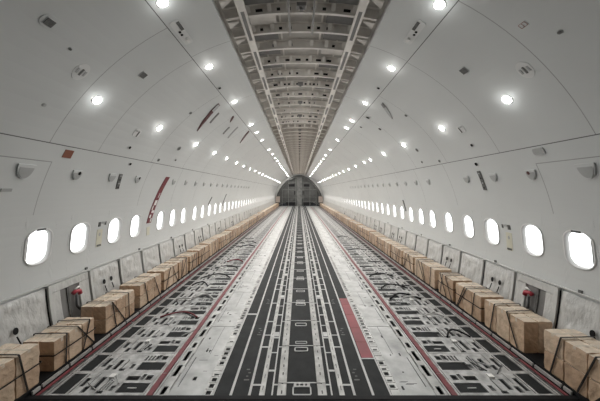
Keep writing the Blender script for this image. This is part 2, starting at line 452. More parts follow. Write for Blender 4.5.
# centre panels
def ring(w, h, t, z0, z1, c=0.02, cx=0, cy=0, n=4):
    mb = MB()
    a = rrect(n, w/2, h/2, c); b = rrect(n, w/2-t, h/2-t, max(c-t, 0.004)); k = len(a)
    Q = lambda p, z: (cx+p[0], cy+p[1], z)
    for i in range(k):
        j = (i+1) % k
        mb.face([Q(a[i],z1), Q(a[j],z1), Q(b[j],z1), Q(b[i],z1)])
        mb.face([Q(a[i],z0), Q(a[j],z0), Q(a[j],z1), Q(a[i],z1)])
        mb.face([Q(b[j],z0), Q(b[i],z0), Q(b[i],z1), Q(b[j],z1)])
    return mb
spans = [(EDGE_Y, DIV[0]-0.008)] + [(a+0.008, b-0.008) for a, b in zip(DIV, DIV[1:])]
pm = {}
for k, (a, b) in enumerate(spans):
    t = thing('centre_floor_panel', 'black centre floor panel, %s from the near end' % nth(k+1), 'floor panel', 'black centre floor panels', (0, a, 0))
    L = round(b-a, 3)
    key = (L, k > 14)
    if key not in pm:
        m1 = MB(); m1.box(-0.138, 0.138, 0, L, 0, 0.006); m2 = MB(); m2.box(-0.138, 0.138, L+0.001, L+0.014, 0, 0.010)
        pm[key] = (m1.mesh('panel', [M['black']]), m2.mesh('tie_bar', [M['line']]))
    link('panel', pm[key][0], t); link('tie_bar', pm[key][1], t)
    if k < 15:
        if L > 0.2:
            obj('pull_handle', ring(0.155, 0.075, 0.012, 0.006, 0.011, 0.02, 0, 0.475 if k % 2 else 0.44), M['line'], t)
            if k % 2 == 0: obj('pull_handle', ring(0.14, 0.05, 0.010, 0.006, 0.011, 0.015, 0, 0.05), M['line'], t)
        else:
            obj('pull_handle', ring(0.17, 0.10, 0.012, 0.006, 0.011, 0.02, 0, 0.06), M['line'], t)
        if k in (0, 3, 5, 8):
            rc = [(-0.05, -0.03, L-0.03, L-0.008, (0.006, 1)), (-0.015, 0.015, L-0.03, L-0.008, (0.006, 1)), (0.03, 0.05, L-0.03, L-0.008, (0.006, 1))]
            slab('latch', rc, -0.075, 0.075, L-0.04, L, (0.012, 0), [M['line'], M['dark']], t)

# pale metal floor panels
rnd = random.Random(11)
for s in (-1, 1):
    vers = []
    for v in range(5):
        rc = [(0.877, 1.176, 0.0, 0.004, (0.006, 2))]
        for q in range(rnd.randint(3, 6)):
            x = rnd.uniform(0.90, 1.13); y = rnd.uniform(0.05, 0.95); w = rnd.choice((0.015, 0.02, 0.035)); h = rnd.choice((0.015, 0.03, 0.045))
            rc.append((x, x+w, y, y+h, (0.004, 1)))
        for q in range(4):
            x = rnd.uniform(0.9, 1.1); y = rnd.uniform(0.1, 0.9)
            rc.append((x, x+rnd.uniform(0.04, 0.1), y, y+0.006, (0.0085, 2)))
        rc.append((1.0, 1.006, 0.55, 1.09, (0.0085, 2)))
        rc.append((1.13, 1.138, 0.1, 0.5, (0.005, 1)))
        if s < 0: rc = [(-b, -a, c, d, hm) for a, b, c, d, hm in rc]
        x0, x1 = (0.877, 1.176) if s > 0 else (-1.176, -0.877)
        xb, yb = breaks(rc, x0, x1, 0, 1.096)
        vers.append(relief(xb, yb, rects_fn(rc, (0.010, 0))).mesh('metal_floor_panel', [M['alu_light'], M['dark'], M['roller']]))
    k = 0; y = EDGE_Y
    while y + 1.1 < Y1 - 0.3:
        o = link('metal_floor_panel', vers[k % 5], None, (0, y, 0))
        tag(o, 'pale metal floor panel on the %s, %s from the near end' % (SN[s], nth(k+1)), 'floor panel', 'pale metal floor panels on the ' + SN[s])
        k += 1; y += 1.1

# floor bays between the red rails: pale lattice, dark pans, black bars
rnd = random.Random(5)
def mir(s, rc): return rc if s > 0 else [(-b, -a, c, d, hm) for a, b, c, d, hm in rc]
BX0, BX1 = 1.389, 2.264
def bay_rects(v, full):
    rc = []
    for h in (0, 1):
        o = 0.275*h
        # transverse dark pan
        w1 = rnd.choice((1.66, 1.70, 1.74))
        rc.append((1.405, w1, o+0.03, o+0.14, (0.004, 1)))
        # band with holes
        rc.append((1.43, 1.49, o+0.175, o+0.235, (0.002, 1)))
        if (v+h) % 2: rc.append((1.55, 1.67, o+0.170, o+0.225, (0.003, 1)))
        else:
            for q in range(4): rc.append((1.535+0.035*q, 1.553+0.035*q, o+0.165, o+0.24, (0.003, 1)))
        # thin long slits
        for q in range(3):
            if rnd.random() < .8: rc.append((1.755+0.026*q, 1.768+0.026*q, o+rnd.uniform(0.0, 0.05)+.005, o+rnd.uniform(0.16, 0.262), (0.003, 1)))
        rc.append((1.86, 1.905, o+0.03+rnd.uniform(0, .04), o+0.17+rnd.uniform(0, .07), (0.002, 1)))
        rc.append((1.93, 1.975, o+0.03, o+0.10, (0.002, 1)))
        rc.append((1.77, 1.83, o+0.02, o+0.05, (0.003, 1)) if rnd.random() < .5 else (1.40, 1.70, o+0.245, o+0.262, (0.004, 2)))
        rc.append((2.055, 2.068, o+0.02, o+0.25, (0.004, 2)))
        rc.append((1.50, 1.535, o+0.18, o+0.25, (0.004, 2)))
        rc.append((2.0, 2.045, o+0.04+rnd.uniform(0, .06), o+0.20, (0.003, 1)))
        rc.append((1.955, 1.962, o+0.13, o+0.265, (0.006, 2)))
        rc.append((2.085, 2.215, o+0.018, o+0.255, (0.004, 1)))
        rc.append((2.235, 2.248, o+0.01, o+0.265, (0.005, 2)))
        rc.append((1.70, 1.74, o+0.05, o+0.11, (0.003, 2)))
    return rc
bay_mesh, pan_mesh = {}, {}
for s in (-1, 1):
    for v in range(6):
        rc = mir(s, bay_rects(v, True))
        x0, x1 = (BX0, BX1) if s > 0 else (-BX1, -BX0)
        xb, yb = breaks(rc, x0, x1, 0, P-0.003)
        bay_mesh[s, v] = relief(xb, yb, rects_fn(rc, (0.016, 0))).mesh('lattice', [M['bay'], M['dark'], M['roller']])
    def bx(x0, x1, y0, y1, z0, z1, name, m):
        mb = MB(); a, b = (x0, x1) if s > 0 else (-x1, -x0); mb.box(a, b, y0, y1, z0, z1); return mb.mesh(name, [m])
    pan_mesh[s] = {
        'cover_panel': [bx(1.412, 1.655, o+0.036, o+0.134, 0.004, 0.013, 'cover_panel', M['black']) for o in (0, 0.275)],
        'black_bar': [bx(2.092, 2.208, o+0.026, o+0.247, 0.004, 0.014, 'black_bar', M['black']) for o in (0, 0.275)],
        'handle': [bx(1.50, 1.58, 0.075, 0.085, 0.013, 0.019, 'handle', M['line'])],
        'latch_block': [bx(1.785, 1.835, 0.19, 0.235, 0.016, 0.034, 'latch_block', M['white'])],
    }
def hoop(s, y, x0, x1, hgt, dy, r):
    mb = MB(); pts = []
    for k in range(13):
        u = k/12
        pts.append((s*(x0 + (x1-x0)*u), y + dy*sin(pi*u), 0.016 + r + hgt*sin(pi*u)**0.8))
    mb.tube(pts, r, 7); return mb
rnd = random.Random(21)
for s in (-1, 1):
    k = 0; y = EDGE_Y
    while y + P < Y1 - 0.3:
        t = thing('floor_bay', 'pale slotted floor bay between the %s red rails, %s from the near end' % (SN[s], nth(k+1)), 'floor bay', 'slotted floor bays on the ' + SN[s], (0, y, 0))
        link('lattice', bay_mesh[s, rnd.randrange(6)], t)
        if k < 18:
            for nm in ('cover_panel', 'black_bar'):
                for q, me in enumerate(pan_mesh[s][nm]):
                    if k > 7 and rnd.random() < 0.3: continue
                    link(nm, me, t)
            if rnd.random() < 0.6: link('handle', pan_mesh[s]['handle'][0], t)
            if rnd.random() < 0.7: link('latch_block', pan_mesh[s]['latch_block'][0], t)
            if 2 <= k < 14 and rnd.random() < 0.6:
                obj('curved_pipe', hoop(s, rnd.uniform(0.12, 0.25), rnd.uniform(1.42, 1.5), rnd.uniform(1.78, 2.02), 0.012, rnd.uniform(0.12, 0.22), rnd.uniform(0.010, 0.016)), rnd.choice((M['dark'], M['dark'], M['roller'], M['alu'], M['red'])), t, smooth=True)
            if 1 <= k < 14 and rnd.random() < 0.6:
                obj('curved_pipe', hoop(s, rnd.uniform(0.2, 0.4), rnd.uniform(1.7, 1.8), rnd.uniform(2.0, 2.06), 0.02, rnd.uniform(-0.15, 0.15), 0.011), rnd.choice((M['dark'], M['alu'], M['line'])), t, smooth=True)
            if k < 14:
                for q in range(rnd.randint(1, 3)):
                    x = rnd.uniform(1.45, 1.95); yy = rnd.uniform(.05, .42); dx = rnd.uniform(-.12, .16); dyy = rnd.uniform(.06, .12)
                    mb = MB(); wd = rnd.uniform(.008, .016)
                    pts = [(x, yy), (x+wd, yy), (x+dx+wd, yy+dyy), (x+dx, yy+dyy)]
                    lo = [(s*px, py, .0165) for px, py in pts]; hi = [(s*px, py, .026) for px, py in pts]
                    mb.face(hi)
                    for i in range(4): mb.face([lo[i], lo[(i+1) % 4], hi[(i+1) % 4], hi[i]])
                    obj('brace', mb, rnd.choice((M['line'], M['alu'], M['dark'], M['roller'])), t)
        k += 1; y += P

# ------------------------------------------------------------------ carton bundles
def carton_mb(rg, lx, ly, lz, n=5):
    """a taped carton pressed out of shape under film: rounded, slightly lumpy box"""
    mb = MB(); off = Vector((rg.uniform(0, 90), rg.uniform(0, 90), 0)); sag = rg.uniform(0, .008)
    def P3(u, v, w):
        p = Vector((u*lx/2, v*ly/2, (w+1)*lz/2))
        e = max(0.0, 1 - 0.10*(max(abs(u), 0.0)**8*abs(v)**8 + abs(v)**8*abs(w)**8 + abs(u)**8*abs(w)**8)*.16)
        q = Vector((p.x*e, p.y*e, lz/2 + (p.z-lz/2)*e))
        d = .006*noise.noise(p*14 + off) + .004*noise.noise(p*34 + off)
        if w > .99: q.z += d - sag*(1-u*u)*(1-v*v)
        elif w > -.99:
            if abs(u) > .99: q.x += d*(1 if u > 0 else -1)*.7
            if abs(v) > .99: q.y += d*(1 if v > 0 else -1)*.7
        return tuple(q)
    g = [-1, -.86, -.4, 0.05, .5, .87, 1]
    for a, b in zip(g, g[1:]):
        for c, d in zip(g, g[1:]):
            for w in (-1, 1):
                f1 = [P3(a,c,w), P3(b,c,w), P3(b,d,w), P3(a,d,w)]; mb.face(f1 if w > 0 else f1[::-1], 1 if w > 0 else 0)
                f2 = [P3(w,a,c), P3(w,b,c), P3(w,b,d), P3(w,a,d)]; mb.face(f2 if w > 0 else f2[::-1])
                f3 = [P3(a,w,c), P3(a,w,d), P3(b,w,d), P3(b,w,c)]; mb.face(f3 if w > 0 else f3[::-1])
    tp = MB(); hw = .024/ly
    up = lambda u, v: tuple(Vector(P3(u, v, 1)) + Vector((0, 0, .002)))
    for a, b in zip(g, g[1:]):
        for m0, m1 in ((a, (a+b)/2), ((a+b)/2, b)):
            tp.face([up(m0, .05-hw), up(m1, .05-hw), up(m1, .05+hw), up(m0, .05+hw)])
    for u in (-1, 1):
        e3 = lambda v, w: tuple(Vector(P3(u, v, w)) + Vector((u*.002, 0, 0)))
        tp.face([e3(.05-hw, 1), e3(.05+hw, 1), e3(.05+hw, .72), e3(.05-hw, .72)])
    mb.tape = tp
    return mb
def ribbon(pts, nrm, w, t=0.003):
    """flat strap along a closed run of points lying on a box"""
    mb = MB(); n = len(pts)
    pts = [Vector(p) for p in pts]; nrm = [Vector(q).normalized() for q in nrm]
    L = []
    for i in range(n):
        tan = (pts[(i+1) % n] - pts[i-1]).normalized(); side = tan.cross(nrm[i]).normalized()*(w/2); up = nrm[i]*t
        L.append((pts[i]-side, pts[i]+side, pts[i]+side+up, pts[i]-side+up))
    for i in range(n):
        a, b = L[i], L[(i+1) % n]
        mb.face([a[3], b[3], b[2], a[2]]); mb.face([a[0], a[3], b[3], b[0]][::-1]); mb.face([a[1], b[1], b[2], a[2]])
        mb.face([a[0], b[0], b[1], a[1]])
    return mb
SHZ = 0.056
BXF, BXB = 2.385, 2.698
def bundle(s, ya, yb, h, seed, k, near, far_only=False):
    rg = random.Random(seed)
    t = thing('carton_bundle', 'strapped bundle of brown cartons, %s from the near end of the %s row' % (nth(k), SN[s]), 'carton bundle', 'strapped carton bundles along the %s wall' % SN[s], (s*(BXF+BXB)/2, (ya+yb)/2, SHZ))
    L, D = yb-ya, BXB-BXF
    nl = max(1, round(L/0.2)); mats = [M['card_a'], M['card_b'], M['card_c'], M['card_a']]
    if near:
        nz = 2 if rg.random() < 0.4 else 1
        nl = max(2, round(L/0.17))
        for iz in range(nz):
            for ix in range(2):
                for iy in range(nl):
                    lx, ly, lz = D/2, L/nl, h/nz
                    mb = carton_mb(rg, lx-0.006, ly-0.007, lz-0.004)
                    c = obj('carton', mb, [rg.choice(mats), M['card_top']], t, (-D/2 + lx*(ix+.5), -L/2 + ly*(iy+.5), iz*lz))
                    if iz == nz-1 and k < 7: obj('tape', mb.tape, M['tape'], c)
    else:
        for iy in range(nl):
            mb = carton_mb(rg, D-0.004, L/nl-0.006, h)
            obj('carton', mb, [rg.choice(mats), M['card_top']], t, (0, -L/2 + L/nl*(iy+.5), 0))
    if not far_only:
        e = 0.007
        def loop(y1, y2, y3):
            X, Z = D/2+e, h+e
            fx = -s   # inboard face
            pts = [(fx*X, y1, 0.012), (fx*X, (y1+y2)/2, Z*.5), (fx*X, y2, Z-.008), (fx*(X-.008), y2, Z), (0, (y2+y3)/2, Z), (-fx*(X-.008), y3, Z), (-fx*X, y3, Z-.008), (-fx*X, y1, 0.012)]
            nm = [(fx,0,0), (fx,0,0), (fx,0,.6), (fx*.6,0,1), (0,0,1), (-fx*.6,0,1), (-fx,0,.6), (-fx,0,0)]
            obj('strap', ribbon(pts, nm, 0.014), M['strap'], t)
        nS = 2 if L < 0.6 else 3
        for q in range(nS):
            c = -L/2 + L*(q+0.5)/nS; d = rg.uniform(-.09, .09)
            lim = lambda v: max(-L/2+.02, min(L/2-.02, v))
            loop(lim(c+d), lim(c-d), lim(c-d+rg.uniform(-.03, .03)))
        if rg.random() < 0.8:
            c = rg.uniform(-L*.25, L*.25); d = rg.choice((-1, 1))*rg.uniform(.08, .12)
            lim = lambda v: max(-L/2+.02, min(L/2-.02, v))
            loop(lim(c-d), lim(c+d), lim(c+d))
        # band around the middle
        if rg.random() < .6: return t
        zz = h*rg.uniform(.45, .6); X, Y = D/2+e, L/2+e
        pts, nm = [], []
        for (cx, cy) in ((1,1),(-1,1),(-1,-1),(1,-1)):
            if cx*cy > 0: pts += [(cx*X, cy*(Y-.006), zz), (cx*(X-.006), cy*Y, zz)]; nm += [(cx,0,0),(0,cy,0)]
            else: pts += [(cx*(X-.006), cy*Y, zz), (cx*X, cy*(Y-.006), zz)]; nm += [(0,cy,0),(cx,0,0)]
        obj('strap', ribbon(pts, nm, 0.012), M['strap'], t)
    return t
rg = random.Random(17)
KR = F*(BXF - CX); KL = F*(BXF + CX)
rows = {
    1: [(1.68, 2.42, .39), (2.625, 3.19, .345), (3.25, 3.78, .34), (3.84, 4.24, .345), (4.36, 5.12, .345), (5.19, 5.70, .35), (5.77, 6.45, .345), (6.52, 7.02, .335)],
    -1: [(1.66, 2.235, .36), (2.36, 2.83, .295), (2.99, 3.52, .335), (3.64, 4.2, .34), (4.29, 4.78, .34), (4.83, 5.22, .34), (5.31, 5.72, .33), (5.8, 6.45, .34)],
}
for s in (-1, 1):
    lst = list(rows[s]); y = lst[-1][1] + .07
    while y < 28.0:
        L = rg.uniform(.5, .85); lst.append((y, y+L, rg.uniform(.32, .36))); y += L + rg.uniform(.04, .10)
    for k, (a, b, h) in enumerate(lst):
        bundle(s, a, b, h, 100*s + k, k+1, k < 8, k > 20)

# ------------------------------------------------------------------ dado along the walls
RD = 2.862
def dado_panel_mesh(s, seed):
    mb = MB(); na, ny = 22, 20
    a0, a1 = asin((0.06-ZC)/RD), asin((0.715-ZC)/RD)
    rg = random.Random(seed); off = Vector((rg.uniform(0, 50), rg.uniform(0, 50), 0))
    def pt(i, j):
        a = a0 + (a1-a0)*i/na; y = 0.055 + (P-0.065)*j/ny
        edge = min(i, na-i, j, ny-j)
        n = noise.noise(Vector((y*6 + i*.16, i*.22, 0)) + off)*.6 + abs(noise.noise(Vector((y*13 - i*.32, i*.3, 3)) + off))*.9 - .2
        bulge = min(0.012, edge*.006)
        return cyl(s, a, y, RD - bulge - (0.02*n if edge > 0 else 0))
    for i in range(na):
        for j in range(ny):
            mb.face([pt(i,j), pt(i,j+1), pt(i+1,j+1), pt(i+1,j)])
    for i in range(na):
        for j in (0, ny):
            p, q = pt(i, j), pt(i+1, j); k = 2.885/RD
            o = lambda p: (p[0]*k, p[1], ZC + (p[2]-ZC)*k)
            mb.face([p, q, o(q), o(p)])
    return mb.mesh('quilted_cover', [M['dado']], True)
def arc_bar(s, y0, y1, z0, z1, r0, r1, n=6):
    mb = MB(); aa = sub(asin((z0-ZC)/R), asin((z1-ZC)/R), n)
    for a, b in zip(aa, aa[1:]):
        mb.face([cyl(s,a,y0,r0), cyl(s,a,y1,r0), cyl(s,b,y1,r0), cyl(s,b,y0,r0)])
        mb.face([cyl(s,a,y0,r0), cyl(s,b,y0,r0), cyl(s,b,y0,r1), cyl(s,a,y0,r1)])
        mb.face([cyl(s,a,y1,r0), cyl(s,b,y1,r0), cyl(s,b,y1,r1), cyl(s,a,y1,r1)])
    for a in (aa[0], aa[-1]): mb.face([cyl(s,a,y0,r0), cyl(s,a,y1,r0), cyl(s,a,y1,r1), cyl(s,a,y0,r1)])
    return mb
rnd = random.Random(9)
OPEN_Y = {}
for s in (-1, 1):
    covers = [dado_panel_mesh(s, 40+q+10*s) for q in range(5)]
    post = arc_bar(s, 0.008, 0.045, 0.06, 0.725, RD-0.022, 2.885).mesh('post', [M['post']])
    slit = arc_bar(s, -0.002, 0.006, 0.06, 0.70, RD-0.002, 2.885).mesh('gap_strip', [M['dark']])
    ystart = (2.74 if s < 0 else 2.70)
    ys = [ystart + P*k for k in range(-3, 48) if ystart + P*k + P < Y1 - .1]
    for k, y in enumerate(ys):
        op = (k == 3)
        base = 'quilted grey lower wall panel on the %s' % SN[s]
        if op: lab = 'open lower wall bay with a red fitting inside on the ' + SN[s]
        elif k == 4: lab = 'quilted lower wall panel with two dark holes just beyond the open bay on the ' + SN[s]
        else: lab = base + ', %s beyond the open bay' % nth(k-3) if k > 3 else base + ', %s before the open bay' % nth(3-k)
        t = thing('lower_wall_panel', lab, 'wall panel', 'quilted lower wall panels on the ' + SN[s], (0, y, 0))
        if k <= 30:
            link('post', post, t)
            if k % 2 == 1: link('gap_strip', slit, t)
        if op:
            OPEN_Y[s] = y
            obj('opening', arc_bar(s, 0.13, 0.44, 0.15, 0.62, 2.872, 2.885), M['rib_dark'], t)
            obj('header', arc_bar(s, 0.055, P-0.01, 0.63, 0.72, RD-.004, 2.885), M['dado'], t)
            obj('jamb', arc_bar(s, 0.055, 0.15, 0.06, 0.625, RD-.006, 2.885), M['dado'], t)
            obj('jamb', arc_bar(s, 0.40, P-0.01, 0.06, 0.625, RD-.006, 2.885), M['dado'], t)
            obj('inner_strut', arc_bar(s, 0.235, 0.26, 0.15, 0.62, 2.858, 2.871), M['sq'], t)
        else:
            link('quilted_cover', covers[k % 5] if k != 4 else covers[2], t)
        if k in (4, 2) or (k > 5 and rnd.random() < .14 and k < 26):
            for q in range(2 if k != 2 else 1):
                az = asin(((.50 if k != 2 else .42) - ZC)/R)
                mb = plate(s, az, 0.2+0.13*q, 0.045, 0.07, 0.004, shape='oval', r=RD-.036)
                hole = obj('dark_hole', mb, M['dark'], t)
                mb = MB(); p = cyl(s, az-.02, 0.2+.13*q, RD-.042); p2 = cyl(s, az-.05, 0.2+.13*q+.02, RD-.042)
                mb.tube([p, p2], 0.006)
                obj('drain_clip', mb, M['dark'], hole)
for s in (-1, 1):
    y = OPEN_Y[s]
    t = thing('red_fitting', 'small red fitting with pipe in the open lower wall bay on the ' + SN[s], 'fitting', None, (0, y, 0))
    mb = MB(); c = Vector(cyl(s, asin((.50-ZC)/R), 0.32, 2.825)); 
    for q in range(9):
        pass
    mb.tube([c + Vector((0, -.05, .03)), c + Vector((0, -.02, .045)), c + Vector((0, .04, .03)), c + Vector((0, .05, -.01))], 0.024, 10)
    obj('body', mb, M['fitting'], t, smooth=True)
    mb = MB(); mb.tube([c + Vector((0, 0, -.01)), c + Vector((0, .005, -.14)), c + Vector((-s*.02, .03, -.2))], 0.015, 8)
    obj('pipe', mb, M['roller'], t, smooth=True)
    mb = MB(); mb.tube([c + Vector((0, -.02, .07)), c + Vector((0, .03, .09))], 0.012, 8)
    obj('cap', mb, M['white'], t, smooth=True)
# ledge rail on top of the dado
for s in (-1, 1):
    mb = arc_bar(s, Y0+.1, Y1-.1, 0.728, 0.742, R-.028, R-.0015, 1)
    o = tag(obj('ledge_rail', mb, M['post']), 'thin grey ledge rail above the quilted panels on the ' + SN[s], 'rail')
    for k in range(6):
        y = 2.2 + 1.1*k + (.34 if s > 0 else 0)
        mb = plate(s, asin((.755-ZC)/R), y, 0.035, 0.035, 0.012)
        tag(obj('rail_clip', mb, M['sq'], bevel=.002), 'small dark clip on the %s ledge rail, %s from the camera' % (SN[s], nth(k+1)), 'clip', 'ledge rail clips on the ' + SN[s])

# ------------------------------------------------------------------ ceiling lights
def light_meshes():
    ringm, dome = MB(), MB(); n = 16
    for k in range(n):
        a, b = 2*pi*k/n, 2*pi*(k+1)/n
        for r0, z0, r1, z1 in ((.060, 0, .057, .006), (.057, .006, .049, .007), (.049, .007, .046, .002)):
            ringm.face([(r0*cos(a), r0*sin(a), z0), (r0*cos(b), r0*sin(b), z0), (r1*cos(b), r1*sin(b), z1), (r1*cos(a), r1*sin(a), z1)])
        for j in range(4):
            t0, t1 = j*pi/8, (j+1)*pi/8
            q = lambda t, w: (.046*cos(t)*cos(w), .046*cos(t)*sin(w), .003 + .011*sin(t))
            dome.face([q(t0,a), q(t0,b), q(t1,b), q(t1,a)])
    return ringm.mesh('trim_ring', [M['frame']], True), dome.mesh('lens', [M['lens']], True)
RM, DM = light_meshes()
def lamp_pair(e, h, col):
    a = bpy.data.lights.new('lamp', 'AREA'); a.shape = 'DISK'; a.size = 0.08; a.energy = e; a.color = col
    b = bpy.data.lights.new('halo', 'POINT'); b.energy = h; b.shadow_soft_size = 0.02; b.color = col  # added point light, only for the glow on the lining around each lens
    return a, b
NEAR, MID, FAR = lamp_pair(3.3, .45, (0.98, 1.0, 0.985)), lamp_pair(7.5, .5, (1.0, 0.985, 0.955)), lamp_pair(9.5, .25, (1.0, 0.955, 0.905))
def ceiling_light(s, y, a, row, k):
    nrm = Vector((-s*cos(a), 0, -sin(a)))
    t = thing('ceiling_light', 'round glowing ceiling light, %s from the camera in the %s %s row' % (nth(k), row, SN[s]), 'ceiling light', 'ceiling lights, %s %s row' % (row, SN[s]), cyl(s, a, y, R-.0015))
    t.rotation_mode = 'QUATERNION'; t.rotation_quaternion = nrm.to_track_quat('Z', 'Y')
    link('trim_ring', RM, t); link('lens', DM, t)
    A_, H_ = NEAR if y < 3.2 else MID if y < 6.6 else FAR
    l = bpy.data.objects.new('lamp', A_); COL.objects.link(l); l.parent = t; l.location = (0, 0, 0.022); l.rotation_euler = (pi, 0, 0)
    l = bpy.data.objects.new('halo', H_); COL.objects.link(l); l.parent = t; l.location = (0, 0, 0.07)
A_LOW = on_wall(97, 100)[1]; A_UP = on_wall(209, 66.5)[1]
def ext(l, step, end=28.8):
    l = list(l)
    while l[-1] + step < end: l.append(l[-1] + step)
    return l
low_l = ext([on_wall(97,100)[2], on_wall(160,127)[2], on_wall(195,145)[2]] + [6.25, 7.3, 8.45, 9.55, 10.8, 12.0], 1.25)
low_r = ext([on_wall(507,99)[2], on_wall(441,127)[2], on_wall(404,145)[2]] + [6.4, 7.6, 8.3, 9.55, 10.9, 12.2], 1.25)
up_l = ext([on_wall(161,3)[2], on_wall(209,66.5)[2], on_wall(233.3,102.3)[2], on_wall(250,125)[2], 7.05, 8.1, 9.95, 11.2, 12.5], 1.25)
up_r = ext([on_wall(437,3)[2], on_wall(388,66.5)[2], on_wall(364,102.3)[2], on_wall(352.3,120.7)[2], 6.55, 8.1, 10.0, 11.6, 12.8], 1.25)
for s, lo, up in ((-1, low_l, up_l), (1, low_r, up_r)):
    for k, y in enumerate(lo): ceiling_light(s, y, A_LOW, 'lower', k+1)
    for k, y in enumerate(up): ceiling_light(s, y, A_UP, 'upper', k+1)

# ------------------------------------------------------------------ open crown
PH = pi/2 - A_CROWN
RS = 3.02
EXTRA = .012
def top(phi, y, r): return (r*sin(phi), y, ZC + r*(1 - 0.62*(1-cos(phi))))
mb = MB()
for p, q in zip(sub(-PH-EXTRA, PH+EXTRA, 24), sub(-PH-EXTRA, PH+EXTRA, 24)[1:]):
    mb.face([top(p,Y0,RS), top(q,Y0,RS), top(q,Y1,RS), top(p,Y1,RS)])
struct(obj('ceiling', mb, M['skin']))
rib_y = [2.06, 2.39, 2.71, 3.03, 3.38, 3.77, 4.2, 4.62, 5.1]
rib_y = ext(rib_y, 0.5, 29.0)
def rib_mesh(seed, style):
    rg = random.Random(seed); mb = MB(); n = 44
    PHr = PH - .012
    r_top, r_bot = 3.005, 2.905
    holes = set()
    if style == 0: pat = [i for i in range(n) if 8 < i < 36 and (i % 4 in (0, 1)) and rg.random() < .75]
    elif style == 1: pat = [i for i in range(n) if (i % 3 == 0) and 5 < i < 39 and rg.random() < .6]
    elif style == 4: pat = [21, 22]
    elif style == 2: pat = [21, 22, 15, 28, 9, 10, 34, 35, 18, 25]
    else: pat = [i for i in range(n) if 13 < i < 31 and i % 2 == 0] + [9, 10, 34, 35]
    holes = set(pat)
    rr = [r_bot, r_bot+.028, r_bot+.062, r_top]
    for i in range(n):
        a, b = -PHr + 2*PHr*i/n, -PHr + 2*PHr*(i+1)/n
        for q in range(3):
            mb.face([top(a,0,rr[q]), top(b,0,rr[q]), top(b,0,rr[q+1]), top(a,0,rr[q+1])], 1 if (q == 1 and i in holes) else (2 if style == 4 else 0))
        mb.face([top(a,0,r_bot), top(b,0,r_bot), top(b,.032,r_bot), top(a,.032,r_bot)], 0)   # lower flange
        mb.face([top(a,.032,r_bot), top(b,.032,r_bot), top(b,.032,r_bot+.012), top(a,.032,r_bot+.012)], 0)
        mb.face([top(a,0,r_top), top(b,0,r_top), top(b,-.03,r_top), top(a,-.03,r_top)], 0)
    return mb.mesh('rib_web', [M['rib'], M['dark'], M['rib_mid']])
plain_rib = rib_mesh(59, 4)
ribs = [rib_mesh(60+q, (0, 3, 2, 1, 1, 0)[q]) for q in range(6)]
def gusset_mesh(sg):
    mb = MB(); p0, p1 = .245, PH-.014
    for yy in (.06, .075):
        mb.face([top(sg*p0,yy,2.90), top(sg*p1,yy,2.90), top(sg*p1,yy,3.0), top(sg*p0,yy,2.925)])
    mb.face([top(sg*p0,.06,2.90), top(sg*p1,.06,2.90), top(sg*p1,.19,2.92), top(sg*p0,.075,2.90)])
    mb.face([top(sg*p1,.06,2.90), top(sg*p1,.06,3.0), top(sg*p1,.19,2.98), top(sg*p1,.19,2.92)])
    return mb.mesh('gusset', [M['rib']])
GM = {sg: gusset_mesh(sg) for sg in (-1, 1)}
def plate_mesh(sg, m):
    mb = MB(); p0, p1 = .10, .205
    for a, b in zip(sub(sg*p0, sg*p1, 6), sub(sg*p0, sg*p1, 6)[1:]):
        mb.face([top(a,.09,2.985), top(b,.09,2.985), top(b,.27,2.985), top(a,.27,2.985)])
        mb.face([top(a,.09,2.985), top(b,.09,2.985), top(b,.09,3.0), top(a,.09,3.0)])
    return mb.mesh('skin_plate', [m])
PMh = [plate_mesh(sg, m) for sg in (-1, 1) for m in (M['rib'], M['rib_dark'])]
def clip_mesh(ph, w):
    mb = MB()
    mb.face([top(ph-w,-.002,2.93), top(ph+w,-.002,2.93), top(ph+w,-.05,2.99), top(ph-w,-.05,2.99)])
    mb.face([top(ph-w,-.002,2.93), top(ph-w,-.05,2.99), top(ph-w,-.002,2.99)])
    mb.face([top(ph+w,-.002,2.93), top(ph+w,-.05,2.99), top(ph+w,-.002,2.99)])
    return mb.mesh('shear_clip', [M['rib']])
CM = [clip_mesh(ph, .008) for ph in (-.2, -.12, .12, .2, -.05, .05)]
rnd = random.Random(33)
for k, y in enumerate(rib_y):
    t = thing('ceiling_rib', 'arched metal ceiling rib across the open crown, %s from the camera' % nth(k+1), 'ceiling rib', 'ribs across the open crown', (0, y, 0))
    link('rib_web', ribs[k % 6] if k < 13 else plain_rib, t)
    if k < 26:
        for sg in (-1, 1): link('gusset', GM[sg], t)
    if k < 14:
        for c in CM: link('shear_clip', c, t)
        link('skin_plate', PMh[rnd.randrange(2)], t); link('skin_plate', PMh[2+rnd.randrange(2)], t)
